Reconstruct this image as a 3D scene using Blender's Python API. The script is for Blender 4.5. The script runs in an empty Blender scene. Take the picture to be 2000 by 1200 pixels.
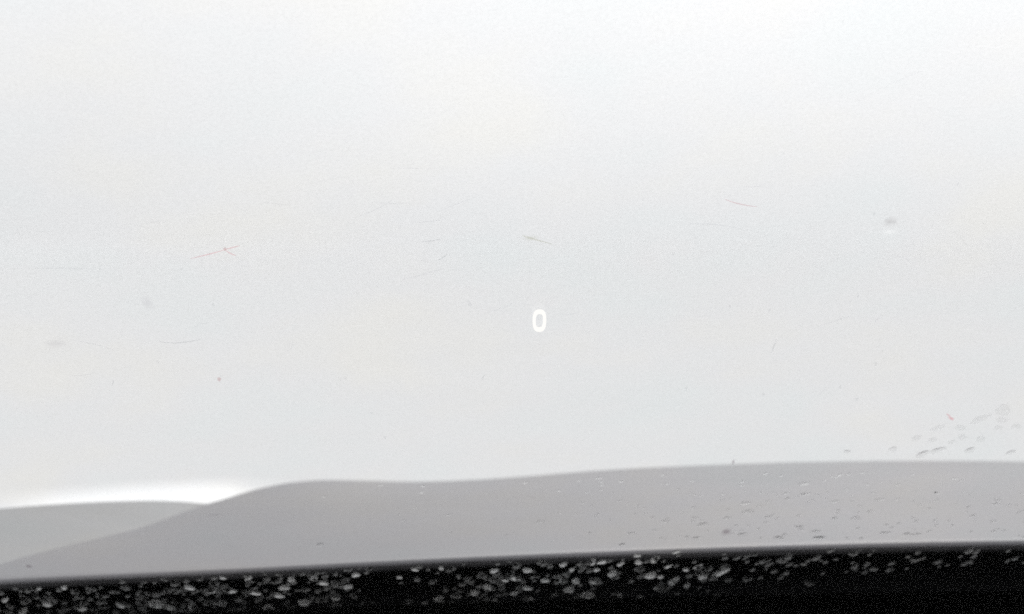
import bpy, bmesh, math, random
import numpy as np
from mathutils import Vector, Matrix

random.seed(7)
SC = bpy.context.scene
COL = SC.collection
R = math.radians

# ------------------------------------------------------------------ camera
CAM = Vector((-0.48, 0.0, 1.40))          # driver's eye in a tall car, metres
FPX, PW, PH = 3500.0, 2000.0, 1200.0      # focal length in photo pixels
PITCH = math.atan(120.0 / FPX)            # horizon sits on photo row 480
cam = bpy.data.cameras.new('camera')
cam.sensor_width = 36.0
cam.lens = 36.0 * FPX / PW
cam.clip_start = 0.02
cam.clip_end = 3000
cam.dof.use_dof = True
cam.dof.focus_distance = 0.68
cam.dof.aperture_fstop = 21.0
co = bpy.data.objects.new('camera', cam)
COL.objects.link(co)
co.location = CAM
co.rotation_euler = (R(90) - PITCH, 0, 0)
SC.camera = co

# ------------------------------------------------------------------ overcast sky
SUN_EL, SUN_AZ = R(40), R(14)              # hidden sun, ahead and to the right
world = bpy.data.worlds.new('World')
SC.world = world
world.use_nodes = True
wn, wl = world.node_tree.nodes, world.node_tree.links
wn.clear()
sky = wn.new('ShaderNodeTexSky')
sky.sky_type = 'NISHITA'
sky.sun_disc = False
sky.sun_elevation = SUN_EL
sky.sun_rotation = SUN_AZ
sky.dust_density = 8
hs = wn.new('ShaderNodeHueSaturation'); hs.inputs['Saturation'].default_value = 0.10
wl.new(sky.outputs[0], hs.inputs['Color'])
tc = wn.new('ShaderNodeTexCoord')
nrm = wn.new('ShaderNodeVectorMath'); nrm.operation = 'NORMALIZE'
wl.new(tc.outputs['Generated'], nrm.inputs[0])
sep = wn.new('ShaderNodeSeparateXYZ'); wl.new(nrm.outputs[0], sep.inputs[0])
def wmath(op, a, b=None, clamp=False):
    n = wn.new('ShaderNodeMath'); n.operation = op; n.use_clamp = clamp
    for i, v in enumerate((a, b)):
        if v is None: continue
        if isinstance(v, (int, float)): n.inputs[i].default_value = v
        else: wl.new(v, n.inputs[i])
    return n.outputs[0]
dot = wn.new('ShaderNodeVectorMath'); dot.operation = 'DOT_PRODUCT'
wl.new(nrm.outputs[0], dot.inputs[0])
dot.inputs[1].default_value = (math.sin(SUN_AZ)*math.cos(SUN_EL), math.cos(SUN_AZ)*math.cos(SUN_EL), math.sin(SUN_EL))
glow = wmath('POWER', wmath('MAXIMUM', dot.outputs['Value'], 0.0), 5.0)
SKY_BASE, SKY_UP, SKY_GLOW = 8.75, 0.42, 0.33
lum = wmath('ADD', wmath('ADD', 1.0, wmath('MULTIPLY', wmath('MAXIMUM', sep.outputs['Z'], 0.0), SKY_UP)),
            wmath('MULTIPLY', glow, SKY_GLOW))
cn = wn.new('ShaderNodeTexNoise'); cn.inputs['Scale'].default_value = 5.0; cn.inputs['Detail'].default_value = 3
wl.new(nrm.outputs[0], cn.inputs['Vector'])
lum = wmath('MULTIPLY', lum, wmath('ADD', 0.96, wmath('MULTIPLY', cn.outputs['Fac'], 0.08)))
lum = wmath('MULTIPLY', lum, SKY_BASE)
cc = wn.new('ShaderNodeCombineColor')
wl.new(wmath('MULTIPLY', lum, 0.993), cc.inputs[0]); wl.new(lum, cc.inputs[1]); wl.new(wmath('MULTIPLY', lum, 1.006), cc.inputs[2])
mx = wn.new('ShaderNodeMix'); mx.data_type = 'RGBA'; mx.inputs['Factor'].default_value = 0.92
wl.new(hs.outputs[0], mx.inputs['A']); wl.new(cc.outputs[0], mx.inputs['B'])
bg = wn.new('ShaderNodeBackground'); bg.inputs['Strength'].default_value = 0.1
wl.new(mx.outputs['Result'], bg.inputs['Color'])
wo = wn.new('ShaderNodeOutputWorld'); wl.new(bg.outputs[0], wo.inputs['Surface'])

sun = bpy.data.lights.new('sun', 'SUN'); sun.energy = 1.0; sun.angle = R(35); sun.color = (1, 0.97, 0.93)
so = bpy.data.objects.new('sun', sun); COL.objects.link(so)
so.location = (0, 0, 30)
so.rotation_euler = (R(90) - SUN_EL, 0, R(180) - SUN_AZ)

SC.view_settings.view_transform = 'Standard'
SC.view_settings.look = 'None'
SC.view_settings.exposure = 0.0
SC.view_settings.gamma = 1.0
SC.view_settings.use_curve_mapping = False
SC.cycles.use_denoising = False            # leave the fine sensor-like grain
SC.cycles.max_bounces = 10
SC.cycles.transmission_bounces = 8
SC.cycles.transparent_max_bounces = 16
SC.cycles.volume_bounces = 2
SC.cycles.caustics_refractive = True

# ------------------------------------------------------------------ helpers
def tag(o, label=None, cat=None, group=None, kind=None):
    if label: o['label'] = label
    if cat: o['category'] = cat
    if group: o['group'] = group
    if kind: o['kind'] = kind
    return o

def link(name, me, mat=None, parent=None, smooth=True):
    o = bpy.data.objects.new(name, me); COL.objects.link(o)
    if mat and not me.materials: me.materials.append(mat)
    if smooth and len(me.polygons): me.polygons.foreach_set('use_smooth', [True]*len(me.polygons))
    if parent: o.parent = parent
    return o

def grid_mesh(name, rows):
    """rows: list of equally long lists of points -> quad sheet"""
    n = len(rows[0]); vs = [tuple(p) for r in rows for p in r]; fs = []
    for i in range(len(rows)-1):
        for j in range(n-1):
            a = i*n + j
            fs.append((a, a+1, a+n+1, a+n))
    me = bpy.data.meshes.new(name); me.from_pydata(vs, [], fs); me.update()
    return me

def tube(pts, rad, sides=6, close=True):
    """list of points (and radius or radii) -> bmesh-free tube data"""
    vs, fs = [], []
    pts = [Vector(p) for p in pts]
    for i, p in enumerate(pts):
        a = pts[max(i-1, 0)]; b = pts[min(i+1, len(pts)-1)]
        d = (b-a).normalized()
        u = d.cross(Vector((0, 0.3, 1))); u = u.normalized() if u.length > 1e-6 else Vector((1, 0, 0))
        w = d.cross(u)
        r = rad[i] if isinstance(rad, (list, tuple)) else rad
        for k in range(sides):
            an = 2*math.pi*k/sides
            vs.append(tuple(p + u*(r*math.cos(an)) + w*(r*math.sin(an))))
    for i in range(len(pts)-1):
        for k in range(sides):
            a = i*sides+k; b = i*sides+(k+1) % sides
            fs.append((a, b, b+sides, a+sides))
    fs.append(tuple(range(sides))[::-1]); m = (len(pts)-1)*sides
    fs.append(tuple(range(m, m+sides)))
    return vs, fs

def mesh_of(name, vs, fs):
    me = bpy.data.meshes.new(name); me.from_pydata(vs, [], fs); me.update(); return me

def box_data(x0, x1, y0, y1, z0, z1):
    vs = [(x, y, z) for x in (x0, x1) for y in (y0, y1) for z in (z0, z1)]
    fs = [(0,1,3,2),(4,6,7,5),(0,4,5,1),(2,3,7,6),(0,2,6,4),(1,5,7,3)]
    return vs, fs

def material(name, col, rough=0.5, metal=0.0, spec=0.5, coat=0.0, coat_rough=0.05, noise=None, bump=None):
    m = bpy.data.materials.new(name); m.use_nodes = True
    nt = m.node_tree; b = nt.nodes['Principled BSDF']
    b.inputs['Base Color'].default_value = (*col, 1); b.inputs['Roughness'].default_value = rough
    b.inputs['Metallic'].default_value = metal; b.inputs['Specular IOR Level'].default_value = spec
    b.inputs['Coat Weight'].default_value = coat; b.inputs['Coat Roughness'].default_value = coat_rough
    t = nt.nodes.new('ShaderNodeTexCoord')
    if noise:
        sc_, amt = noise
        n = nt.nodes.new('ShaderNodeTexNoise'); n.inputs['Scale'].default_value = sc_; n.inputs['Detail'].default_value = 6
        nt.links.new(t.outputs['Object'], n.inputs['Vector'])
        rp = nt.nodes.new('ShaderNodeValToRGB')
        rp.color_ramp.elements[0].position = 0.3; rp.color_ramp.elements[1].position = 0.7
        rp.color_ramp.elements[0].color = (*[c*(1-amt) for c in col], 1)
        rp.color_ramp.elements[1].color = (*[min(1, c*(1+amt)) for c in col], 1)
        nt.links.new(n.outputs['Fac'], rp.inputs['Fac']); nt.links.new(rp.outputs['Color'], b.inputs['Base Color'])
    if bump:
        sc_, st = bump
        n = nt.nodes.new('ShaderNodeTexNoise'); n.inputs['Scale'].default_value = sc_; n.inputs['Detail'].default_value = 4
        nt.links.new(t.outputs['Object'], n.inputs['Vector'])
        bp = nt.nodes.new('ShaderNodeBump'); bp.inputs['Strength'].default_value = st; bp.inputs['Distance'].default_value = 0.002
        nt.links.new(n.outputs['Fac'], bp.inputs['Height']); nt.links.new(bp.outputs['Normal'], b.inputs['Normal'])
    return m

def film(name, col, edge=False, scale=None):
    """a thin absorbing film or hair: light passes, tinted; edge=True fades to clear at the rim"""
    m = bpy.data.materials.new(name); m.use_nodes = True
    nt = m.node_tree; nt.nodes.clear()
    tr = nt.nodes.new('ShaderNodeBsdfTransparent'); tr.inputs['Color'].default_value = (*col, 1)
    out = nt.nodes.new('ShaderNodeOutputMaterial')
    if edge:
        t = nt.nodes.new('ShaderNodeTexCoord')
        ln = nt.nodes.new('ShaderNodeVectorMath'); ln.operation = 'LENGTH'
        nz = nt.nodes.new('ShaderNodeTexNoise'); nz.inputs['Scale'].default_value = 2.5; nz.inputs['Detail'].default_value = 4
        nt.links.new(t.outputs['Object'], nz.inputs['Vector'])
        nt.links.new(t.outputs['Object'], ln.inputs[0])
        ad = nt.nodes.new('ShaderNodeMath'); ad.operation = 'MULTIPLY_ADD'; ad.inputs[1].default_value = 0.9; 
        nt.links.new(nz.outputs['Fac'], ad.inputs[0]); nt.links.new(ln.outputs['Value'], ad.inputs[2])
        rp = nt.nodes.new('ShaderNodeMapRange'); rp.interpolation_type = 'SMOOTHSTEP'
        rp.inputs['From Min'].default_value = 0.45; rp.inputs['From Max'].default_value = 1.35
        nt.links.new(ad.outputs[0], rp.inputs['Value'])
        mxx = nt.nodes.new('ShaderNodeMix'); mxx.data_type = 'RGBA'
        mxx.inputs['A'].default_value = (*col, 1); mxx.inputs['B'].default_value = (1, 1, 1, 1)
        nt.links.new(rp.outputs['Result'], mxx.inputs['Factor']); nt.links.new(mxx.outputs['Result'], tr.inputs['Color'])
    nt.links.new(tr.outputs[0], out.inputs['Surface'])
    return m

# pixel of the photograph -> direction (unit forward component along the view axis)
def ray(u, v):
    cx, cz = (u - PW/2)/FPX, (PH/2 - v)/FPX
    c, s = math.cos(PITCH), math.sin(PITCH)
    return Vector((cx, c + cz*s, -s + cz*c))
def project(x, y, z):
    dx, dy, dz = x - CAM.x, y - CAM.y, z - CAM.z
    c, s = math.cos(PITCH), math.sin(PITCH)
    f = dy*c - dz*s; up = dy*s + dz*c
    return PW/2 + FPX*dx/f, PH/2 - FPX*up/f

# ------------------------------------------------------------------ materials
M_PAINT = material('silver_paint', (0.175, 0.170, 0.181), rough=0.42, metal=0.10, spec=0.30, coat=0.0, noise=(3.0, 0.08), bump=(900, 0.05))
M_WING = material('wing_paint_lightened', (0.250, 0.251, 0.254), rough=0.50, metal=0.05, spec=0.28, noise=(4.0, 0.06), bump=(900, 0.05))  # lighter shading of the wing put into its colour, paler than the bonnet
M_BLACK = material('black_cowl_plastic', (0.003, 0.003, 0.0033), rough=0.9, spec=0.0, bump=(600, 0.3))
M_RUBBER = material('seal_rubber', (0.028, 0.027, 0.029), rough=0.7, spec=0.2, noise=(60, 0.3))
M_DASH = material('dashboard_vinyl', (0.006, 0.006, 0.006), rough=0.9, spec=0.05, bump=(1500, 0.4))
M_FRIT = material('black_ceramic_border', (0.003, 0.003, 0.003), rough=0.9, spec=0.0)
M_TYRE = material('tyre_rubber', (0.02, 0.02, 0.02), rough=0.85, noise=(20, 0.3))
M_RIM = material('wheel_alloy', (0.35, 0.35, 0.36), rough=0.35, metal=0.9)
M_LINER = material('roof_lining', (0.10, 0.10, 0.10), rough=0.95, noise=(300, 0.2))
M_GRILLE = material('grille_plastic', (0.012, 0.012, 0.012), rough=0.5)
M_LAMP = material('headlamp_lens', (0.55, 0.57, 0.6), rough=0.08, spec=0.6, coat=1.0)

m = bpy.data.materials.new('windscreen_glass'); m.use_nodes = True
nt = m.node_tree; nt.nodes.clear()
tr = nt.nodes.new('ShaderNodeBsdfTransparent'); tr.inputs['Color'].default_value = (0.972, 0.976, 0.976, 1)
gl = nt.nodes.new('ShaderNodeBsdfGlossy'); gl.inputs['Roughness'].default_value = 0.0
gtc = nt.nodes.new('ShaderNodeTexCoord')          # uneven tint on the pane, imitating sky blotches and image grain
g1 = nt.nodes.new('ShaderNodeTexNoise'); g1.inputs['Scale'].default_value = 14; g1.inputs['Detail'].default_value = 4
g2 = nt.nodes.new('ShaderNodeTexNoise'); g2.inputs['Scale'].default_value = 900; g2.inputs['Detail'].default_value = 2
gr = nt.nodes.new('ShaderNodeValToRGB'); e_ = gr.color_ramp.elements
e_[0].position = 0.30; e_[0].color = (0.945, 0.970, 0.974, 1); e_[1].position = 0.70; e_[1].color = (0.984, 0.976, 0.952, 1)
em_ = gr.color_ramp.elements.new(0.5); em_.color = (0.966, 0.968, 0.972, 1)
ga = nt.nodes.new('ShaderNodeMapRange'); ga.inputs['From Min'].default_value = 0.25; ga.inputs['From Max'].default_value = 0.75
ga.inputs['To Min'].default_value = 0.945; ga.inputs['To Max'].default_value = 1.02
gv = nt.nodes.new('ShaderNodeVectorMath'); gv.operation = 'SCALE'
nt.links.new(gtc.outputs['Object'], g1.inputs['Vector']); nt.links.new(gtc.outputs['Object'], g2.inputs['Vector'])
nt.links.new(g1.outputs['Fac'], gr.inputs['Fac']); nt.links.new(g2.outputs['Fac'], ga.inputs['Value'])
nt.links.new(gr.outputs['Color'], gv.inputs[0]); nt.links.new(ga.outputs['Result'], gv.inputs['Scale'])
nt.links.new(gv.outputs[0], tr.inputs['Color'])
fr = nt.nodes.new('ShaderNodeFresnel'); fr.inputs['IOR'].default_value = 1.35
ms = nt.nodes.new('ShaderNodeMixShader'); ou = nt.nodes.new('ShaderNodeOutputMaterial')
sc_ = nt.nodes.new('ShaderNodeMath'); sc_.operation = 'MULTIPLY'; sc_.inputs[1].default_value = 0.5
nt.links.new(fr.outputs[0], sc_.inputs[0]); nt.links.new(sc_.outputs[0], ms.inputs[0])
nt.links.new(tr.outputs[0], ms.inputs[1]); nt.links.new(gl.outputs[0], ms.inputs[2]); nt.links.new(ms.outputs[0], ou.inputs['Surface'])
M_GLASS = m

def water(name, rough, tint=1.0, ior=1.333):
    m = bpy.data.materials.new(name); m.use_nodes = True
    nt = m.node_tree; nt.nodes.clear()
    g = nt.nodes.new('ShaderNodeBsdfGlass'); g.inputs['IOR'].default_value = ior; g.inputs['Roughness'].default_value = rough
    g.inputs['Color'].default_value = (tint, tint, tint, 1)
    o = nt.nodes.new('ShaderNodeOutputMaterial'); nt.links.new(g.outputs[0], o.inputs['Surface'])
    return m
M_WATER = water('water', 0.30, 0.78)
M_SPRAY = water('spray_water', 0.32, 0.46)
M_VEIL = water('thin_water', 0.06, 0.998, 1.16)
M_BEAD = water('bead_water', 0.14, 0.98)
M_SLUSH = water('dull_water', 0.10, 0.998, 1.19)

m = bpy.data.materials.new('display_light'); m.use_nodes = True
nt = m.node_tree; nt.nodes.clear()
em = nt.nodes.new('ShaderNodeEmission'); em.inputs['Color'].default_value = (1, 0.985, 0.955, 1); em.inputs['Strength'].default_value = 1.02
ou = nt.nodes.new('ShaderNodeOutputMaterial'); nt.links.new(em.outputs[0], ou.inputs['Surface'])
M_LIGHT = m

SNOW = (0.640, 0.642, 0.644)
M_SNOW = material('trodden_snow', SNOW, rough=0.9, spec=0.0, noise=(0.35, 0.006))

# ------------------------------------------------------------------ ground
N = 48; GR = 900.0
rings = [0, 3, 6, 9, 12, 18, 28, 45, 80, 160, 350, GR]
vs, fs = [(0, 0, 0)], []
for r in rings[1:]:
    for k in range(N):
        a = 2*math.pi*k/N
        vs.append((r*math.cos(a), r*math.sin(a), 0.0))
for k in range(N): fs.append((0, 1+k, 1+(k+1) % N))
for i in range(len(rings)-2):
    for k in range(N):
        a = 1+i*N+k; b = 1+i*N+(k+1) % N
        fs.append((a, a+N, b+N, b))
tag(link('snowy_ground', mesh_of('snowy_ground', vs, fs), M_SNOW), kind='structure')

# ------------------------------------------------------------------ bonnet surface
def spline(knots, s=None):
    xs = np.array([k[0] for k in knots], float); ys = np.array([k[1] for k in knots], float)
    g = np.linspace(xs[0]-200, xs[-1]+200, 1601)
    v = np.interp(g, xs, ys)
    lo = g < xs[0]; hi = g > xs[-1]
    v[lo] = ys[0] + (g[lo]-xs[0])*(ys[1]-ys[0])/(xs[1]-xs[0])
    v[hi] = ys[-1] + (g[hi]-xs[-1])*(ys[-1]-ys[-2])/(xs[-1]-xs[-2])
    w = s if s else 15
    k = np.exp(-0.5*(np.arange(-60, 61)*(g[1]-g[0])/w)**2); k /= k.sum()
    v2 = np.convolve(np.pad(v, 60, mode='reflect', reflect_type='odd'), k, 'valid')
    return lambda q: np.interp(q, g, v2)

SIL = spline([(380, 999), (440, 975.5), (480, 960), (520, 949), (560, 942.5), (600, 938), (640, 937), (700, 939), (780, 941.5), (850, 941), (950, 936.5),
              (1050, 929), (1150, 920.5), (1250, 914.5), (1400, 908), (1550, 903), (1700, 900.5), (1850, 900), (2000, 901)], 22)
def P(y):
    y = np.asarray(y, float); t = y - 1.1
    return -0.030*t - 0.046*t*t - 0.9*np.maximum(y-2.28, 0)**2
XR = 0.815
XE = 0.850                                             # half width of the bonnet lid: its shoulder line runs straight ahead
def YR(x):                                            # rear edge of the lid, bowed forward at the middle
    return 1.165 - 0.16*min(abs(x), 0.95)**2
REAR = [(-100, 1145), (0, 1138), (250, 1122), (500, 1108), (750, 1095), (1000, 1083.5), (1250, 1073), (1500, 1064.5), (1750, 1059), (2000, 1055.5)]
rr = []
for u, v in REAR:
    d = ray(u, v); y = 1.1
    for _ in range(20):
        x = CAM.x + d.x/d.y*y; y = YR(x)
    rr.append((x, CAM.z + d.z/d.y*y - float(P(y))))
RX = np.array([q[0] for q in rr]); RZ = np.array([q[1] for q in rr])
AM = np.stack([np.ones_like(RX), RX**2, RX**4], 1)
cr = np.linalg.lstsq(AM, RZ, rcond=None)[0]
def ZREAR(x):
    x = np.minimum(np.abs(x), 0.9); return cr[0] + cr[1]*x**2 + cr[2]*x**4
RIDGE = [(0, 1090), (100, 1070), (200, 1046.5), (300, 1017), (380, 995), (440, 976)]
sy, sz = [], []
for u, v in RIDGE:
    d = ray(u, v); y = (XR + CAM.x)/(-d.x/d.y); sy.append(y); sz.append(CAM.z + d.z/d.y*y)
yq = YR(0.79); dq = ray(0, 1138)
sy += [yq, 0.5*(yq+sy[0])]; sz += [CAM.z + dq.z/dq.y*yq, 0.5*(CAM.z + dq.z/dq.y*yq + sz[0])+0.0015]
cs = np.polyfit(sy, sz, 4)
def WB(y):
    t = np.clip((np.asarray(y, float)-1.1)/0.95, 0, 1); return t*t*(3-2*t)
XG = np.linspace(-0.88, 0.0, 221)
YS = np.linspace(1.0, 2.6, 161)
Q = np.clip((np.abs(XG)-0.62)/(XR-0.62), 0, 1); Q = Q*Q*(3-2*Q)
YCL = np.minimum(YS, 2.2)
ZS = np.polyval(cs, YCL) + P(YS) - P(YCL)
ZC = np.full_like(XG, 1.20)
for it in range(40):
    X, Y = np.meshgrid(XG, YS, indexing='ij')
    W = WB(Y)
    B0 = ZC[:, None]*W + ZREAR(X)*(1-W) + P(Y)
    Z = B0 + (ZS - B0[np.abs(np.abs(XG)-XR).argmin()][None, :])*Q[:, None]
    U, V = project(X, Y, Z)
    j = V.argmin(axis=1); ii = np.arange(len(XG))       # crest point of each lengthwise section
    u, v, y = U[ii, j], V[ii, j], Y[ii, j]
    ROLL = 0.012*(np.maximum(np.abs(XG)-0.79, 0)/0.05)**2
    ZC = ZC + 0.7*(v - SIL(u))*y/FPX*(1-0.9*Q)
    kk = np.exp(-0.5*(np.arange(-8, 9)/2.0)**2); kk /= kk.sum()
    ZC = np.convolve(np.concatenate([2*ZC[0]-ZC[8:0:-1], ZC, ZC[-2:-10:-1]]), kk, 'valid')
RF = np.clip((YS-1.35)/0.70, 0, 1); RF = 1 - RF*RF*(3-2*RF)
ZGRID = Z - ROLL[:, None]*RF[None, :]
def D(x, y):
    fx = min(max((-abs(x)-XG[0])/(XG[1]-XG[0]), 0), len(XG)-1.001); fy = min(max((y-YS[0])/(YS[1]-YS[0]), 0), len(YS)-1.001)
    i, j = int(fx), int(fy); a, b = fx-i, fy-j
    return float(ZGRID[i, j]*(1-a)*(1-b) + ZGRID[i+1, j]*a*(1-b) + ZGRID[i, j+1]*(1-a)*b + ZGRID[i+1, j+1]*a*b)
def XS(y):
    t = min(max((y-1.20)/0.70, 0), 1); t = t*t*(3-2*t)
    return -(XE + (XR+0.004-XE)*t)
YN = 2.52

car = bpy.data.objects.new('car', None); COL.objects.link(car)
car.empty_display_size = 0.2
tag(car, 'grey car seen over its bonnet from the driver seat through the windscreen', 'car')

def dome_rows():
    ts = [0.0, 0.01, 0.03] + [0.03 + 0.97*(i/70) for i in range(1, 71)]
    ss = np.concatenate([np.linspace(0, 0.6, 28), np.linspace(0.62, 1.0, 40)])
    rows = []
    for t in ts:
        half = []
        for s in ss:
            x = XS(1.2)*s
            for _ in range(3):
                y = YR(x) + (YN - YR(x))*t
                x = XS(y)*s
            half.append(Vector((x, y, D(x, y))))
        e = half[-1]
        for dx, dz in ((-0.004, -0.0015), (-0.0075, -0.005), (-0.009, -0.011), (-0.009, -0.04)):
            half.append(Vector((e.x+dx, e.y, e.z+dz)))
        left = half[::-1]
        right = [Vector((-p.x, p.y, p.z)) for p in half[1:]]
        rows.append(left + right)
    first = rows[0]
    lips = []
    for dy, dz in ((-0.0015, -0.0005), (-0.0025, -0.0014), (-0.003, -0.0028), (-0.002, -0.004)):
        lips.append([p + Vector((0, dy, dz)) for p in first])
    last = rows[-1]
    nose = []
    for dy, dz in ((0.03, -0.02), (0.05, -0.05), (0.06, -0.09), (0.06, -0.12)):
        nose.append([p + Vector((0, dy, dz)) for p in last])
    return lips[::-1] + rows + nose
link('bonnet', grid_mesh('bonnet', dome_rows()), M_PAINT, car)

WSIL = spline([(-150, 1017), (-60, 1003), (0, 995.5), (100, 986.5), (200, 980), (300, 977.5), (400, 977.5), (440, 979)], 20)
EY = np.array([D(XS(y), y) for y in YS]); XSY = np.array([XS(y) for y in YS])
DG = np.linspace(0, 0.28, 57); HD = np.zeros_like(DG)
def wing_base(y, d):
    step = 0.020 - 0.014*np.clip((y-1.15)/0.9, 0, 1)
    return np.interp(y, YS, EY) - step - 0.11*np.maximum(y-1.50, 0)**2*(d/0.2)
for it in range(30):
    DD, Y = np.meshgrid(DG, YS, indexing='ij')
    Z = wing_base(Y, DD) + HD[:, None]
    U, V = project(XSY[None, :]-0.010-DD, Y, Z)
    j = V.argmin(axis=1); ii = np.arange(len(DG))
    HD = HD + 0.6*(V[ii, j] - WSIL(U[ii, j]))*Y[ii, j]/FPX
    kk = np.exp(-0.5*(np.arange(-6, 7)/2.0)**2); kk /= kk.sum()
    HD = np.convolve(np.pad(HD, 6, mode='reflect', reflect_type='odd'), kk, 'valid')
def wing_z(y, d):
    z = float(wing_base(y, d) + np.interp(d, DG, HD))
    over = float(wing_base(y, 0.0) + HD[0] - np.interp(y, YS, EY)) + 0.006       # the inner edge tucks in below the lid
    return z - max(0.0, over)*math.exp(-(d/0.035)**2)
def wing_mesh(sign):
    rows = []
    ys = [1.02 + (YN-1.02)*i/60 for i in range(61)]
    for y in ys:
        r = []
        xe = XS(y) - 0.010
        r.append((xe, y, wing_z(y, 0)-0.04)); r.append((xe-0.0005, y, wing_z(y, 0)-0.004))
        for d in np.linspace(0.004, 0.265, 28):
            r.append((xe-d, y, wing_z(y, d)))
        z = wing_z(y, 0.265)
        for a in np.linspace(15, 90, 7):
            r.append((xe-0.265-0.05*math.sin(R(a)), y, z-0.004-0.06*(1-math.cos(R(a)))))
        r.append((xe-0.325, y, z-0.30)); r.append((xe-0.32, y, z-0.42))
        rows.append([(sign*-p[0], p[1], p[2]) for p in r])
    for dy, dz in ((0.03, -0.02), (0.05, -0.05), (0.06, -0.09), (0.06, -0.30)):
        rows.append([(p[0], p[1]+dy, p[2]+dz) for p in rows[60]])
    return grid_mesh('front_wing', rows)
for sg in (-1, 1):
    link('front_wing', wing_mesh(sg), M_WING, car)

# seal and cowl between bonnet and windscreen
xs_ = np.linspace(-0.87, 0.87, 65)
vs, fs = tube([(x, YR(x)-0.001, D(x, YR(x))-0.0052) for x in xs_], 0.0020, 8)
link('bonnet_seal', mesh_of('bonnet_seal', vs, fs), M_RUBBER, car)

TAN = math.tan(R(30))
def YB(x):                                            # windscreen base line
    return YR(x) - 0.055
ZB = D(0, YR(0)) - 0.035
def glass_z(x, y):
    return ZB + (YB(x) - y)*TAN
rows = []
for f in (0.0, 0.15, 0.4, 0.7, 1.0):
    r = []
    for x in xs_:
        y0 = YR(x) + 0.03; y1 = YB(x) - 0.02
        z0 = D(x, YR(x)) - 0.010
        dip = 0.02*math.sin(math.pi*f)
        r.append((x, y0+(y1-y0)*f, z0 + (ZB-0.012-z0)*f - dip))
    rows.append(r)
link('cowl_panel', grid_mesh('cowl_panel', rows), M_BLACK, car)

# windscreen: a raked, slightly crowned pane
ZT = 1.80
def pane_rows(w0, w1, off=0.0, z0=None, z1=None, n=41, m_=24):
    rows = []
    nrm_ = Vector((0, math.sin(R(30)), math.cos(R(30))))
    for i in range(m_+1):
        f = i/m_; z = (z0 if z0 is not None else ZB) + ((z1 if z1 is not None else ZT) - (z0 if z0 is not None else ZB))*f
        g = (z-ZB)/(ZT-ZB); w = w0 + (w1-w0)*g
        r = []
        for k in range(n):
            x = -w + 2*w*k/(n-1)
            y = YB(x) - (z-ZB)/TAN
            r.append(Vector((x, y, z)) + nrm_*off)
        rows.append(r)
    return rows
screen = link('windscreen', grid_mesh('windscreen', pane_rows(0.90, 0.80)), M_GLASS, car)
link('black_border', grid_mesh('black_border', pane_rows(0.90, 0.897, -0.0025, ZB, ZB+0.022, m_=4)), M_FRIT, screen)

def on_glass(u, v, off=0.0):
    d = ray(u, v)
    lo, hi_ = 0.2, 1.4                                # ray starts under the glass and leaves through it
    for _ in range(50):
        t = 0.5*(lo+hi_); q = CAM + d*(t/d.y)
        if q.z - glass_z(q.x, q.y) < 0: lo = t
        else: hi_ = t
    q = CAM + d*(lo/d.y)
    return q + glass_n(q.x)*off
def glass_n(x):
    dydx = (YB(x+0.005)-YB(x-0.005))/0.01
    return Vector((-dydx*TAN, TAN, 1.0)).normalized()
def glass_frame(x):
    n = glass_n(x); ex = Vector((1, 0, 0)); ex = (ex - n*ex.dot(n)).normalized(); ey = n.cross(ex)
    return Matrix((ex, ey, n)).transposed()

# pillars, roof, dashboard, sides, wheels: the rest of the car round the driver
for sg in (-1, 1):
    a = Vector((sg*0.945, YB(0.92), ZB-0.02)); b = Vector((sg*0.84, YB(0.82)-(ZT-ZB)/TAN, ZT))
    vs, fs = tube([a+(b-a)*f for f in np.linspace(0, 1, 9)], 0.045, 10)
    link('pillar', mesh_of('pillar', vs, fs), M_DASH, car)
y_top = YB(0) - (ZT-ZB)/TAN
rows = []
for i in range(15):
    f = i/14; y = y_top - 0.005 - 2.0*f
    rows.append([(x, y - 0.12*x*x, ZT + 0.09*math.sin(math.pi*min(1, f*0.9+0.02)) - 0.12*x*x + 0.004) for x in np.linspace(-0.87, 0.87, 17)])
rf = link('roof', grid_mesh('roof', rows), M_PAINT, car)
link('roof_lining', grid_mesh('roof_lining', [[(x, y, z-0.03) for x, y, z in r] for r in rows]), M_LINER, car)
rows = []
for f, dz in ((0.0, -0.03), (0.06, -0.022), (0.3, -0.02), (0.6, -0.02), (0.85, -0.035), (0.95, -0.06), (1.0, -0.12), (1.0, -0.45)):
    rows.append([(x, YB(x)-0.004 - 0.40*f, ZB+dz) for x in np.linspace(-0.90, 0.90, 25)])
link('dashboard', grid_mesh('dashboard', rows), M_DASH, car)
for sg in (-1, 1):
    rows = []
    for z, dx in ((1.12, -0.02), (1.06, 0.0), (0.8, 0.02), (0.55, 0.02), (0.35, -0.02)):
        rows.append([(sg*(1.10+dx), y, z) for y in np.linspace(1.01, -2.0, 13)])
    link('body_side', grid_mesh('body_side', rows), M_PAINT, car)
vs, fs = box_data(-1.0, 1.0, -2.0, 2.3, 0.33, 0.36)
link('floor_pan', mesh_of('floor_pan', vs, fs), M_BLACK, car, smooth=False)
rows = []
for z, dy in ((0.98, 0.0), (0.85, 0.03), (0.6, 0.05), (0.42, 0.02), (0.34, -0.05)):
    rows.append([(x, 2.60+dy-0.28*x*x, z) for x in np.linspace(-1.0, 1.0, 25)])
bump_ = link('front_bumper', grid_mesh('front_bumper', rows), M_PAINT, car)
rows = [[(x, 2.655-0.28*x*x, z) for x in np.linspace(-0.45, 0.45, 13)] for z in (0.93, 0.75)]
link('grille', grid_mesh('grille', rows), M_GRILLE, bump_)
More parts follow.
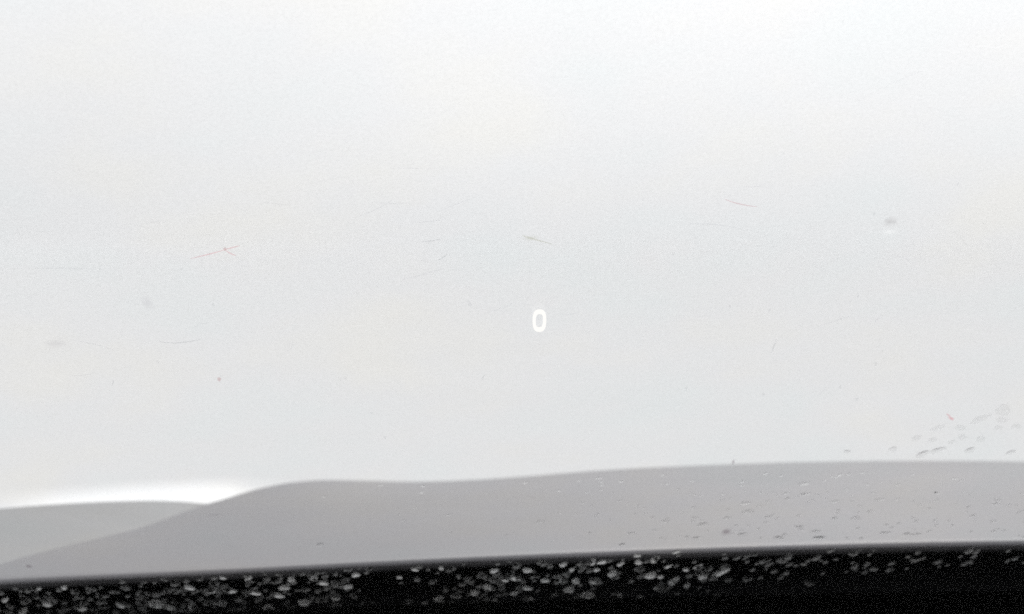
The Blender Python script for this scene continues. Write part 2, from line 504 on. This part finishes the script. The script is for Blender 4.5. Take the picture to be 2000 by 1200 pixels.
for sg in (-1, 1):
    rows = [[(sg*x, 2.655-0.28*x*x, z) for x in np.linspace(0.55, 0.92, 9)] for z in (0.94, 0.83)]
    link('headlamp', grid_mesh('headlamp', rows), M_LAMP, bump_)
def wheel(x, y):
    vs, fs = [], []
    prof = [(0.22, -0.11), (0.34, -0.11), (0.36, -0.08), (0.36, 0.08), (0.34, 0.11), (0.22, 0.11)]
    n = 28
    for k in range(n):
        a = 2*math.pi*k/n
        for r_, w in prof: vs.append((w, r_*math.cos(a), r_*math.sin(a)))
    q = len(prof)
    for k in range(n):
        for i in range(q-1):
            a = k*q+i; b = ((k+1) % n)*q+i
            fs.append((a, a+1, b+1, b))
    t = link('wheel', mesh_of('tyre', vs, fs), M_TYRE, car); t.location = (x, y, 0.36)
    vs, fs = [(0.03, 0, 0), (-0.03, 0, 0)], []
    for k in range(20):
        a = 2*math.pi*k/20; r_ = 0.225
        vs.append((0.07 if k % 4 else 0.03, r_*math.cos(a), r_*math.sin(a)))
    for k in range(20):
        fs.append((0, 2+k, 2+(k+1) % 20)); fs.append((1, 2+(k+1) % 20, 2+k))
    link('rim', mesh_of('rim', vs, fs), M_RIM, t)
for x in (-0.95, 0.95):
    for y in (1.85, -1.2): wheel(x, y)

# ------------------------------------------------------------------ head-up display digit
def digit_zero():
    """ring of a sans-serif 0: outer and inner superellipse, thin slab, in photo pixels"""
    ou_, in_ = [], []
    n = 48
    for k in range(n):
        a = 2*math.pi*k/n
        def se(rx_, ry_, e):
            c, s = math.cos(a), math.sin(a)
            return (rx_*math.copysign(abs(c)**(2/e), c), ry_*math.copysign(abs(s)**(2/e), s))
        ou_.append(se(13.2, 20.4, 2.6)); in_.append(se(7.2, 14.4, 2.8))
    return ou_, in_
oz, iz = digit_zero()
ctr = on_glass(1053.5, 626.5, -0.0015)
fm = glass_frame(ctr.x)
sx = (ctr-CAM).length/FPX
# the unit's optics stretch the figure on the raked glass so that it stands upright to the driver
inv = fm.transposed()
loc = []
for (px, py) in oz + iz:
    d_ = ray(1053.5 + px + 0.025*py, 626.5 - py)
    n_ = fm.col[2]; t_ = (ctr-CAM).dot(n_)/d_.dot(n_)
    loc.append(inv @ (CAM + d_*t_ - ctr))
n = len(oz); vs, fs = [], []
for dz in (0.0004, -0.0004):
    for q in loc: vs.append((q.x, q.y, q.z+dz))
for k in range(n):
    j = (k+1) % n
    fs.append((k, j, n+j, n+k)); fs.append((2*n+k, 3*n+k, 3*n+j, 2*n+j))
    fs.append((k, 2*n+k, 2*n+j, j)); fs.append((n+k, n+j, 3*n+j, 3*n+k))
hud = link('head_up_display_digit', mesh_of('head_up_display_digit', vs, fs), M_LIGHT, smooth=False)
hud.location = ctr; hud.rotation_euler = fm.to_euler()
tag(hud, 'glowing white numeral 0 of the head-up display on the windscreen', 'display')

# ------------------------------------------------------------------ rain drops on the outer glass
def drop_mesh(h, seed, mat=None):
    """closed cap, unit radius, height h, outline a little uneven"""
    rnd = random.Random(seed); n, mm = 18, 5
    ph = [rnd.uniform(0, 6.28) for _ in range(3)]
    Rs = (1+h*h)/(2*h)
    vs, fs = [], []
    for i in range(mm):
        r = 1 - i/mm
        z = math.sqrt(max(Rs*Rs-r*r, 0)) - (Rs-h)
        for k in range(n):
            a = 2*math.pi*k/n
            q = r*(1 + 0.13*math.sin(2*a+ph[0]) + 0.08*math.sin(3*a+ph[1]) + 0.03*math.sin(5*a+ph[2]))
            vs.append((q*math.cos(a), q*math.sin(a), z))
    vs.append((0, 0, h)); top = len(vs)-1
    for i in range(mm-1):
        for k in range(n):
            a = i*n+k; b = i*n+(k+1) % n
            fs.append((a, b, b+n, a+n))
    for k in range(n): fs.append(((mm-1)*n+k, (mm-1)*n+(k+1) % n, top))
    base = len(vs)
    for k in range(n): vs.append(vs[k])
    fs.append(tuple(range(base, base+n))[::-1])
    me = mesh_of('water_drop', vs, fs); me.materials.append(mat or M_WATER)
    me.polygons.foreach_set('use_smooth', [len(p.vertices) < 5 for p in me.polygons])
    return me
ROUND = [drop_mesh(0.20+0.03*(s%4), s) for s in range(9)]
FLAT = [drop_mesh(0.026, s, M_SLUSH) for s in range(10, 14)]
DIM = [drop_mesh(0.20, s, M_SPRAY) for s in range(50, 54)]
VEIL = [drop_mesh(0.016, s, M_VEIL) for s in range(30, 34)]
MID = [drop_mesh(0.062, s, M_BEAD) for s in range(20, 24)]
SPRAY = [drop_mesh(0.16, s) for s in range(40, 43)]
def place_drop(u, v, wpx, meshes, label, group, asp=None, turn=None):
    p = on_glass(u, v, 0.0006)
    me = random.choice(meshes)
    o = bpy.data.objects.new('water_drop', me); COL.objects.link(o)
    r = 0.5*wpx*(p-CAM).length/FPX
    o.location = p
    o.rotation_euler = (glass_frame(p.x) @ Matrix.Rotation(random.uniform(-0.5, 0.5) if turn is None else turn, 3, 'Z')).to_euler()
    a = asp if asp else random.uniform(0.85, 1.35)
    o.scale = (r, r*a, r)
    tag(o, label, 'water drop', group)
    return o

LOW = [(370,1150,24),(410,1157,26),(450,1156,24),(497,1160,26),(542,1165,28),(595,1179,28),(612,1130,24),(631,1141,22),(678,1147,24),(656,1171,18),
       (305,1182,34),(332,1189,24),(377,1189,26),(430,1179,26),(160,1191,22),(92,1182,24),(72,1152,18),(237,1184,22),(525,1190,24),(435,1131,16),
       (485,1132,18),(555,1150,26),(570,1135,20),(695,1125,20),(857,1172,22),(890,1167,20),(927,1160,22),(955,1150,28),(967,1177,18),(965,1117,20),
       (987,1135,18),(832,1182,14),(780,1130,14),(125,1150,18),(10,1174,18),(45,1196,22),(810,1115,16),(862,1112,14),(1030,1116,22),(1065,1136,22),
       (1092,1135,20),(1125,1137,22),(1162,1137,26),(1112,1154,26),(1147,1165,32),(1030,1151,22),(1007,1132,24),(1005,1161,20),(1035,1174,18),
       (1197,1123,26),(1157,1100,20),(1177,1100,22),(1165,1115,16),(1212,1104,18),(1247,1100,20),(1245,1087,18),(1279,1095,22),(1270,1126,30),
       (1305,1109,16),(1290,1129,16),(1316,1137,26),(1285,1150,18),(1340,1115,14),(1363,1109,18),(1372,1129,22),(1342,1146,16),(1407,1121,28),
       (1195,1174,16),(1212,1165,14),(1250,1171,18),(1100,1105,18),(1117,1115,16),(1322,1080,16),(1580,1142,22),(1540,1090,20),(1542,1105,14),
       (1570,1104,16),(1667,1082,18),(1595,1092,22),(1707,1114,18),(1737,1115,16),(1790,1097,16),(1895,1100,16),(1470,1085,16),(1440,1092,16),
       (1470,1115,14),(1502,1105,16),(1457,1135,14)]
for u, v, w in LOW:
    place_drop(u, v, w*0.78, ROUND if u < 1425 else DIM, 'small clear water drop on the lower windscreen glass in front of the black cowl', 'water drops along the windscreen foot', asp=random.uniform(1.6, 2.4))
rg = random.Random(3); V_, F_ = [], []
rear_row = spline(REAR, 40)
cells = 0
while cells < 520:
    u = rg.uniform(-20, 2010) if rg.random() < 0.45 else rg.gauss(480, 420); dv = rg.uniform(15, 105); v = float(rear_row(u)) + dv
    if v > 1200 or (dv > 25 and rg.random() < 0.92*math.exp(-((u-765)/75)**2)): continue
    if u > 1420 and dv > 70-0.04*(u-1420): continue
    p = on_glass(u, v, 0.0006); fm_ = glass_frame(p.x); me_ = rg.choice(SPRAY)
    r = 0.5*rg.choice((7, 8, 10, 12, 15))*rg.uniform(0.85, 1.2)*(p-CAM).length/FPX; a_ = rg.uniform(1.4, 2.3); b0 = len(V_)
    for q in me_.vertices: V_.append(tuple(p + fm_ @ Vector((q.co.x*r, q.co.y*r*a_, q.co.z*r))))
    for f in me_.polygons: F_.append(tuple(i+b0 for i in f.vertices))
    cells += 1
sp = link('water_spray', mesh_of('water_spray', V_, F_), M_SPRAY)
tag(sp, 'fine spray of tiny dull droplets on the glass between the larger drops', 'spray', kind='stuff')
FAINT = [(1455,985,22),(1460,1002,24),(1420,1014,18),(1357,1014,16),(1300,1020,16),(1372,1027,26),(1500,1012,18),(1562,1032,18),(1450,1046,18),(1520,1052,18),
         (1600,1053,26),(1570,947,20),(1575,967,18),(1535,966,14),(1630,982,18),(1718,978,18),(1670,1014,18),(1630,1015,14),(1700,1001,14),(1725,1043,14),
         (1772,1045,14),(1590,1040,14),(1360,1053,16),(1275,1013,12),(1215,1066,14),(1865,937,14),(1945,987,16),(1900,1010,14),(1830,965,14),(1640,930,14),
         (1055,1021,18),(625,1066,20),(1230,1044,12),(1655,958,14),(1790,1020,14)]
for u, v, w in FAINT:
    place_drop(u, v, w, FLAT, 'faint flat water drop on the windscreen glass in front of the grey bonnet', 'faint water drops over the bonnet', asp=random.uniform(0.7, 1.1))
V_, F_ = [], []; cells = 0
while cells < 190:
    u = rg.uniform(1120, 2005) if rg.random() < 0.8 else rg.uniform(500, 1200); v = rg.uniform(925, 1056)
    if rg.random() > (u-400)/1300: continue
    p = on_glass(u, v, 0.0006); fm_ = glass_frame(p.x); me_ = rg.choice(FLAT)
    r = 0.5*rg.uniform(5, 11)*(p-CAM).length/FPX; a_ = rg.uniform(0.7, 1.5); b0 = len(V_)
    for q in me_.vertices: V_.append(tuple(p + fm_ @ Vector((q.co.x*r, q.co.y*r*a_, q.co.z*r))))
    for f in me_.polygons: F_.append(tuple(i+b0 for i in f.vertices))
    cells += 1
tag(link('water_mist', mesh_of('water_mist', V_, F_), M_SLUSH), 'very fine mist of droplets on the glass over the bonnet', 'spray', kind='stuff')
MIST = [(1960,804,30),(1915,821,26),(1958,823,22),(1832,838,20),(1876,838,20),(1950,838,16),(1790,858,20),(1822,862,18),(1880,856,16),(1915,860,18),
        (1745,880,18),(1802,890,22),(1832,882,22),(1895,882,20),(1985,835,18),(1975,886,16),(1655,885,16),(1860,866,14)]
for u, v, w in MIST:
    place_drop(u, v, w, VEIL, 'faint water drop on the upper glass just above the bonnet edge', 'faint water drops above the bonnet edge', asp=random.uniform(1.2, 1.9))

# ------------------------------------------------------------------ hairs, specks and smears on the glass
F_PINK = film('pink_fibre', (0.975, 0.87, 0.88)); F_GREY = film('grey_hair', (0.955, 0.955, 0.96)); F_DARK = film('dark_hair', (0.91, 0.912, 0.916))
F_RED = film('red_speck', (0.84, 0.72, 0.72)); F_OLIVE = film('olive_smear', (0.92, 0.92, 0.89)); F_ROSE = film('rose_fibre', (0.945, 0.875, 0.88))
S_GREY = film('grey_smudge', (0.90, 0.895, 0.905), True); S_OLIVE = film('olive_smudge', (0.90, 0.90, 0.86), True); S_DARK = film('brown_smudge', (0.55, 0.50, 0.53), True)
S_MARK = film('grey_drop_shade', (0.80, 0.79, 0.79), True)  # dark upper half of a water drop, painted as a grey tint
S_PALE = film('pale_highlight', (0.5, 0.5, 0.5), True)
nt = S_PALE.node_tree                                   # painted highlight of a drop: a whitish patch scattering the daylight behind it
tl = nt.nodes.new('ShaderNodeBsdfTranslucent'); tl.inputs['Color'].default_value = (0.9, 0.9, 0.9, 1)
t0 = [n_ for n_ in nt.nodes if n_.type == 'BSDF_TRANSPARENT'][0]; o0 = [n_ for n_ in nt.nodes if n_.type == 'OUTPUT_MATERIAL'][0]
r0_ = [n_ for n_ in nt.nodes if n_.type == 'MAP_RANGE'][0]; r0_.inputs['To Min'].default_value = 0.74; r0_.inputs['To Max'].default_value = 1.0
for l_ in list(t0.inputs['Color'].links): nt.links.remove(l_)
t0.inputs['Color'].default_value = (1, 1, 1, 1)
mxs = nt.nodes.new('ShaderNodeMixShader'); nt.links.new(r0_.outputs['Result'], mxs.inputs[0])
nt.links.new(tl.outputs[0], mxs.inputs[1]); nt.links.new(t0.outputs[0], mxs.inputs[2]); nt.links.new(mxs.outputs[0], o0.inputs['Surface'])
def fibre(name, paths, wpx, mat, label, cat, group=None):
    """one or more thin strands lying on the inner face of the glass, tapered at both ends"""
    V_, F_ = [], []
    for path in paths:
        k = max(8, int(len(path)*4)); P3 = []
        us = np.array([p[0] for p in path], float); vv = np.array([p[1] for p in path], float)
        tt = np.linspace(0, 1, len(path)); q = np.linspace(0, 1, k)
        if len(path) >= 3:
            cu, cv = np.polyfit(tt, us, 2), np.polyfit(tt, vv, 2)
            uu, ww = np.polyval(cu, q), np.polyval(cv, q)
        else: uu, ww = np.interp(q, tt, us), np.interp(q, tt, vv)
        P3 = [on_glass(a, b, -0.0012) for a, b in zip(uu, ww)]
        r0 = 0.5*wpx*(P3[0]-CAM).length/FPX
        rad = [r0*(0.3+0.7*math.sin(math.pi*(0.04+0.92*z))) for z in q]
        v_, f_ = tube(P3, rad, 5)
        b0 = len(V_); V_ += v_; F_ += [tuple(i+b0 for i in f) for f in f_]
    c = sum((Vector(v) for v in V_), Vector())/len(V_)
    V_ = [tuple(Vector(v)-c) for v in V_]
    o = link(name, mesh_of(name, V_, F_), mat); o.location = c
    return tag(o, label, cat, group)
fibre('fibre', [[(372,500),(410,491),(438,483)], [(438,483),(452,479),(468,475)], [(440,483),(450,490),(461,494)]], 2.6, F_PINK, 'forked pale pink fibre stuck on the windscreen', 'fibre')
fibre('fibre', [[(1415,384),(1442,393),(1478,399)]], 2.6, F_ROSE, 'single curved pink fibre on the windscreen', 'fibre')
fibre('hair', [[(308,661),(345,665),(395,657)]], 2.0, F_DARK, 'thin dark hair curving upward, on glass over the left side of the bonnet', 'hair')
fibre('scratch', [[(822,468),(845,465),(864,461)]], 1.8, F_DARK, 'short grey scratch above a kinked one on the glass', 'scratch')
fibre('scratch', [[(855,503),(865,498),(873,491)]], 2.0, F_DARK, 'short kinked grey scratch below a straight one on the glass', 'scratch')
fibre('scratch', [[(785,541),(830,530),(866,519)]], 1.8, F_GREY, 'long faint straight scratch on the glass below the kinked one', 'scratch')
fibre('scratch', [[(66,519),(125,519),(190,521)]], 1.8, F_GREY, 'very faint level scratch on the windscreen beside the forked fibre', 'scratch')
fibre('scratch', [[(1448,359),(1470,360),(1494,354)]], 2.0, F_GREY, 'faint grey scratch just above the curved pink fibre', 'scratch')
fibre('scratch', [[(1340,434),(1390,433),(1460,445)]], 1.8, F_GREY, 'long faint scratch on the glass below the curved pink fibre', 'scratch')
fibre('scratch', [[(1600,632),(1640,619),(1662,612)], [(1708,625),(1716,615),(1724,612)]], 1.8, F_GREY, 'broken faint scratch running level on the glass', 'scratch')
fibre('hair', [[(1506,684),(1511,672),(1516,658)]], 2.2, F_DARK, 'short upright grey hair on the windscreen', 'hair')
fibre('scratch', [[(1595,770),(1606,760),(1614,752)]], 1.8, F_GREY, 'short slanting scratch on the glass above the bonnet', 'scratch')
fibre('hair', [[(560,680),(570,675),(571,660)]], 1.6, F_GREY, 'tiny hooked hair on the windscreen', 'hair')
fibre('hair', [[(941,738),(943,732),(947,727)]], 2.0, F_DARK, 'tiny upright grey hair on the glass under the display numeral', 'hair')
fibre('hair', [[(219,748),(221,743),(222,738)]], 2.2, F_DARK, 'tiny upright dark hair on the glass above the left wing', 'hair')
fibre('fibre', [[(1848,804),(1854,809),(1861,817)], [(1852,812),(1858,814),(1862,812)]], 4.2, F_PINK, 'small pink fibre tuft on the glass above the bonnet', 'fibre')
fibre('dirt_streak', [[(1020,455),(1038,461),(1078,472)]], 3.4, F_OLIVE, 'olive streak of dried dirt on the windscreen above the numeral', 'dirt streak')
fibre('scratch', [[(815,505),(825,503),(834,508)]], 1.6, F_GREY, 'very short faint scratch left of the kinked one', 'scratch')

rs = random.Random(12)
for _ in range(14):
    u0, v0 = rs.uniform(80, 1900), rs.uniform(120, 860); L = rs.uniform(25, 90); a0 = rs.uniform(-0.45, 0.25)
    fibre('scratch', [[(u0, v0), (u0+L/2*math.cos(a0), v0+L/2*math.sin(a0)-rs.uniform(-4, 4)), (u0+L*math.cos(a0), v0+L*math.sin(a0))]], 1.5, F_GREY,
          'hairline wiper scratch barely showing on the windscreen', 'scratch', 'hairline scratches on the windscreen')
# disc for smudges and specks (unit radius, slightly uneven, shallow dome so that it has thickness)
def speck_mesh(name, mat, seed, h=0.12):
    rnd = random.Random(seed); n = 20; ph = [rnd.uniform(0, 6.28) for _ in range(3)]
    ring = []
    for k in range(n):
        a = 2*math.pi*k/n; q = 1+0.12*math.sin(2*a+ph[0])+0.10*math.sin(3*a+ph[1])+0.06*math.sin(5*a+ph[2])
        ring.append((q*math.cos(a), q*math.sin(a)))
    vs = [(x, y, 0) for x, y in ring] + [(x*0.55, y*0.55, h) for x, y in ring] + [(0, 0, h*1.3)]
    fs = []
    for k in range(n):
        j = (k+1) % n
        fs.append((k, j, n+j, n+k)); fs.append((n+k, n+j, 2*n))
    me = mesh_of(name, vs, fs); me.materials.append(mat); return me
def speck(name, u, v, wpx, hpx, mat, label, cat, group=None, seed=0, turn=0.0, me=None):
    p = on_glass(u, v, -0.001)
    fm_ = glass_frame(p.x)
    me = me or speck_mesh(name, mat, seed)
    o = link(name, me, smooth=False)
    k = (p-CAM).length/FPX*0.5
    d_ = (p-CAM).normalized(); fore = max(0.2, abs(d_.dot(fm_.col[2])))
    o.location = p; o.rotation_euler = (fm_ @ Matrix.Rotation(turn, 3, 'Z')).to_euler()
    o.scale = (wpx*k, hpx*k/fore, min(wpx, hpx)*k*0.2)
    return tag(o, label, cat, group)
speck('smudge', 289, 588, 34, 44, S_GREY, 'faint round grey smudge on the windscreen above a thin hair', 'smudge', seed=1)
speck('smudge', 112, 668, 70, 28, S_GREY, 'wide faint grey smudge on the windscreen', 'smudge', seed=2)
speck('smudge', 1038, 461, 46, 16, S_OLIVE, 'olive smudge round the dirt streak on the glass', 'smudge', seed=3, turn=-0.4)
speck('dirt_spot', 1419, 1036, 30, 18, S_DARK, 'dark brown dirt spot on the glass in front of the bonnet', 'dirt spot', seed=4)
speck('dirt_spot', 57, 1103, 18, 10, S_DARK, 'small brown dirt spot on the glass beside the left wing', 'dirt spot', seed=5)
speck('drop_shade', 1740, 429, 46, 26, S_MARK, 'painted grey shade of a drop, alone on clear glass high above the bonnet', 'water mark', seed=6)
speck('pale_highlight', 1740, 449, 46, 16, S_PALE, 'pale painted residue just under the grey water mark', 'highlight', seed=11)
speck('dirt_spot', 1432, 899, 9, 14, S_DARK, 'small dark speck touching the bonnet top edge', 'dirt spot', seed=7)
speck('smudge', 420, 1002, 46, 10, S_GREY, 'thin grey smudge on the glass over the bonnet shoulder', 'smudge', seed=8)
speck('red_speck', 428, 737, 7, 8, F_RED, 'tiny dark red speck on the windscreen', 'speck', seed=9)
speck('red_speck', 439, 482, 6, 6, F_RED, 'tiny red knot where the pink fibre forks', 'speck', seed=10)
SPK = speck_mesh('dirt_speck', F_DARK, 20)
for u, v, w in [(917,590,7),(914,584,4),(1707,414,5),(308,703,5),(1425,595,5),(1313,494,4),(1641,752,5),(1673,776,6),(1870,355,5),(1491,766,5),
                (752,851,5),(665,737,4),(674,735,4),(416,591,5),(1710,707,6),(725,803,4),(1340,755,6),(1645,38,4),(196,521,4),(355,522,4),(1502,603,5),(1675,575,4)]:
    speck('dirt_speck', u, v, w, w*1.2, F_DARK, 'tiny grey dirt speck on the windscreen glass', 'speck', 'dirt specks on the windscreen', me=SPK)

# ------------------------------------------------------------------ bright camera halo beyond the left wing, painted on a low strip
mm = bpy.data.materials.new('halo_white'); mm.use_nodes = True
nt = mm.node_tree; b = nt.nodes['Principled BSDF']; b.inputs['Roughness'].default_value = 0.8; b.inputs['Specular IOR Level'].default_value = 0.2
at = nt.nodes.new('ShaderNodeAttribute'); at.attribute_name = 'cover'
mr = nt.nodes.new('ShaderNodeMix'); mr.data_type = 'RGBA'
mr.inputs['A'].default_value = (*SNOW, 1); mr.inputs['B'].default_value = (0.92, 0.925, 0.93, 1)
nz = nt.nodes.new('ShaderNodeTexNoise'); nz.inputs['Scale'].default_value = 6; nz.inputs['Detail'].default_value = 6
tcn = nt.nodes.new('ShaderNodeTexCoord'); nt.links.new(tcn.outputs['Object'], nz.inputs['Vector'])
sm = nt.nodes.new('ShaderNodeMath'); sm.operation = 'MULTIPLY_ADD'; sm.inputs[1].default_value = 0.25
nt.links.new(nz.outputs['Fac'], sm.inputs[0]); nt.links.new(at.outputs['Fac'], sm.inputs[2])
sm2 = nt.nodes.new('ShaderNodeMath'); sm2.operation = 'SUBTRACT'; sm2.inputs[1].default_value = 0.125; sm2.use_clamp = True
nt.links.new(sm.outputs[0], sm2.inputs[0]); nt.links.new(sm2.outputs[0], mr.inputs['Factor']); nt.links.new(mr.outputs['Result'], b.inputs['Base Color'])
def ground_at(u, v):
    d = ray(u, v); t = CAM.z/(-d.z); return CAM + d*t
edge = [ground_at(u, v) for u, v in ((-150, 1016), (0, 1001), (100, 991.5), (200, 982.5), (300, 975), (400, 969.5), (450, 968.5), (520, 973), (620, 990))]
rows, cov = [], []
for f in np.linspace(0, 1, 21):
    r = []
    for i, p in enumerate(edge):
        g = i/(len(edge)-1)
        y = p.y + 0.75 - 2.6*f
        x = CAM.x + (p.x-CAM.x)*y/p.y
        h = 0.05*math.sin(math.pi*f)*math.sin(math.pi*g) + 0.006
        r.append((x, y, h))
        back = min(1, f*2.6/1.25); ends = min(1, 4*g, 4*(1-g)); fr_ = min(1, (1-f)*5)
        c = back*ends*fr_; cov.append(c*c*(3-2*c))
    rows.append(r)
me = grid_mesh('halo_strip', rows)
a_ = me.attributes.new('cover', 'FLOAT', 'POINT'); a_.data.foreach_set('value', cov)
tag(link('halo_strip', me, mm), 'bright white halo beyond the left wing, painted on a strip of ground', 'snow drift')

# ------------------------------------------------------------------ mist lying over the ground
hm = bpy.data.materials.new('mist'); hm.use_nodes = True
nt = hm.node_tree; nt.nodes.clear()
pv = nt.nodes.new('ShaderNodeVolumePrincipled'); pv.inputs['Color'].default_value = (0.832, 0.835, 0.839, 1); pv.inputs['Density'].default_value = 0.004
ou = nt.nodes.new('ShaderNodeOutputMaterial'); nt.links.new(pv.outputs[0], ou.inputs['Volume'])
vs, fs = box_data(-950, 950, -950, 950, -1.0, 2.2)
tag(link('haze', mesh_of('haze', vs, fs), hm, smooth=False), 'pale even white mist filling the air', 'haze', kind='stuff')
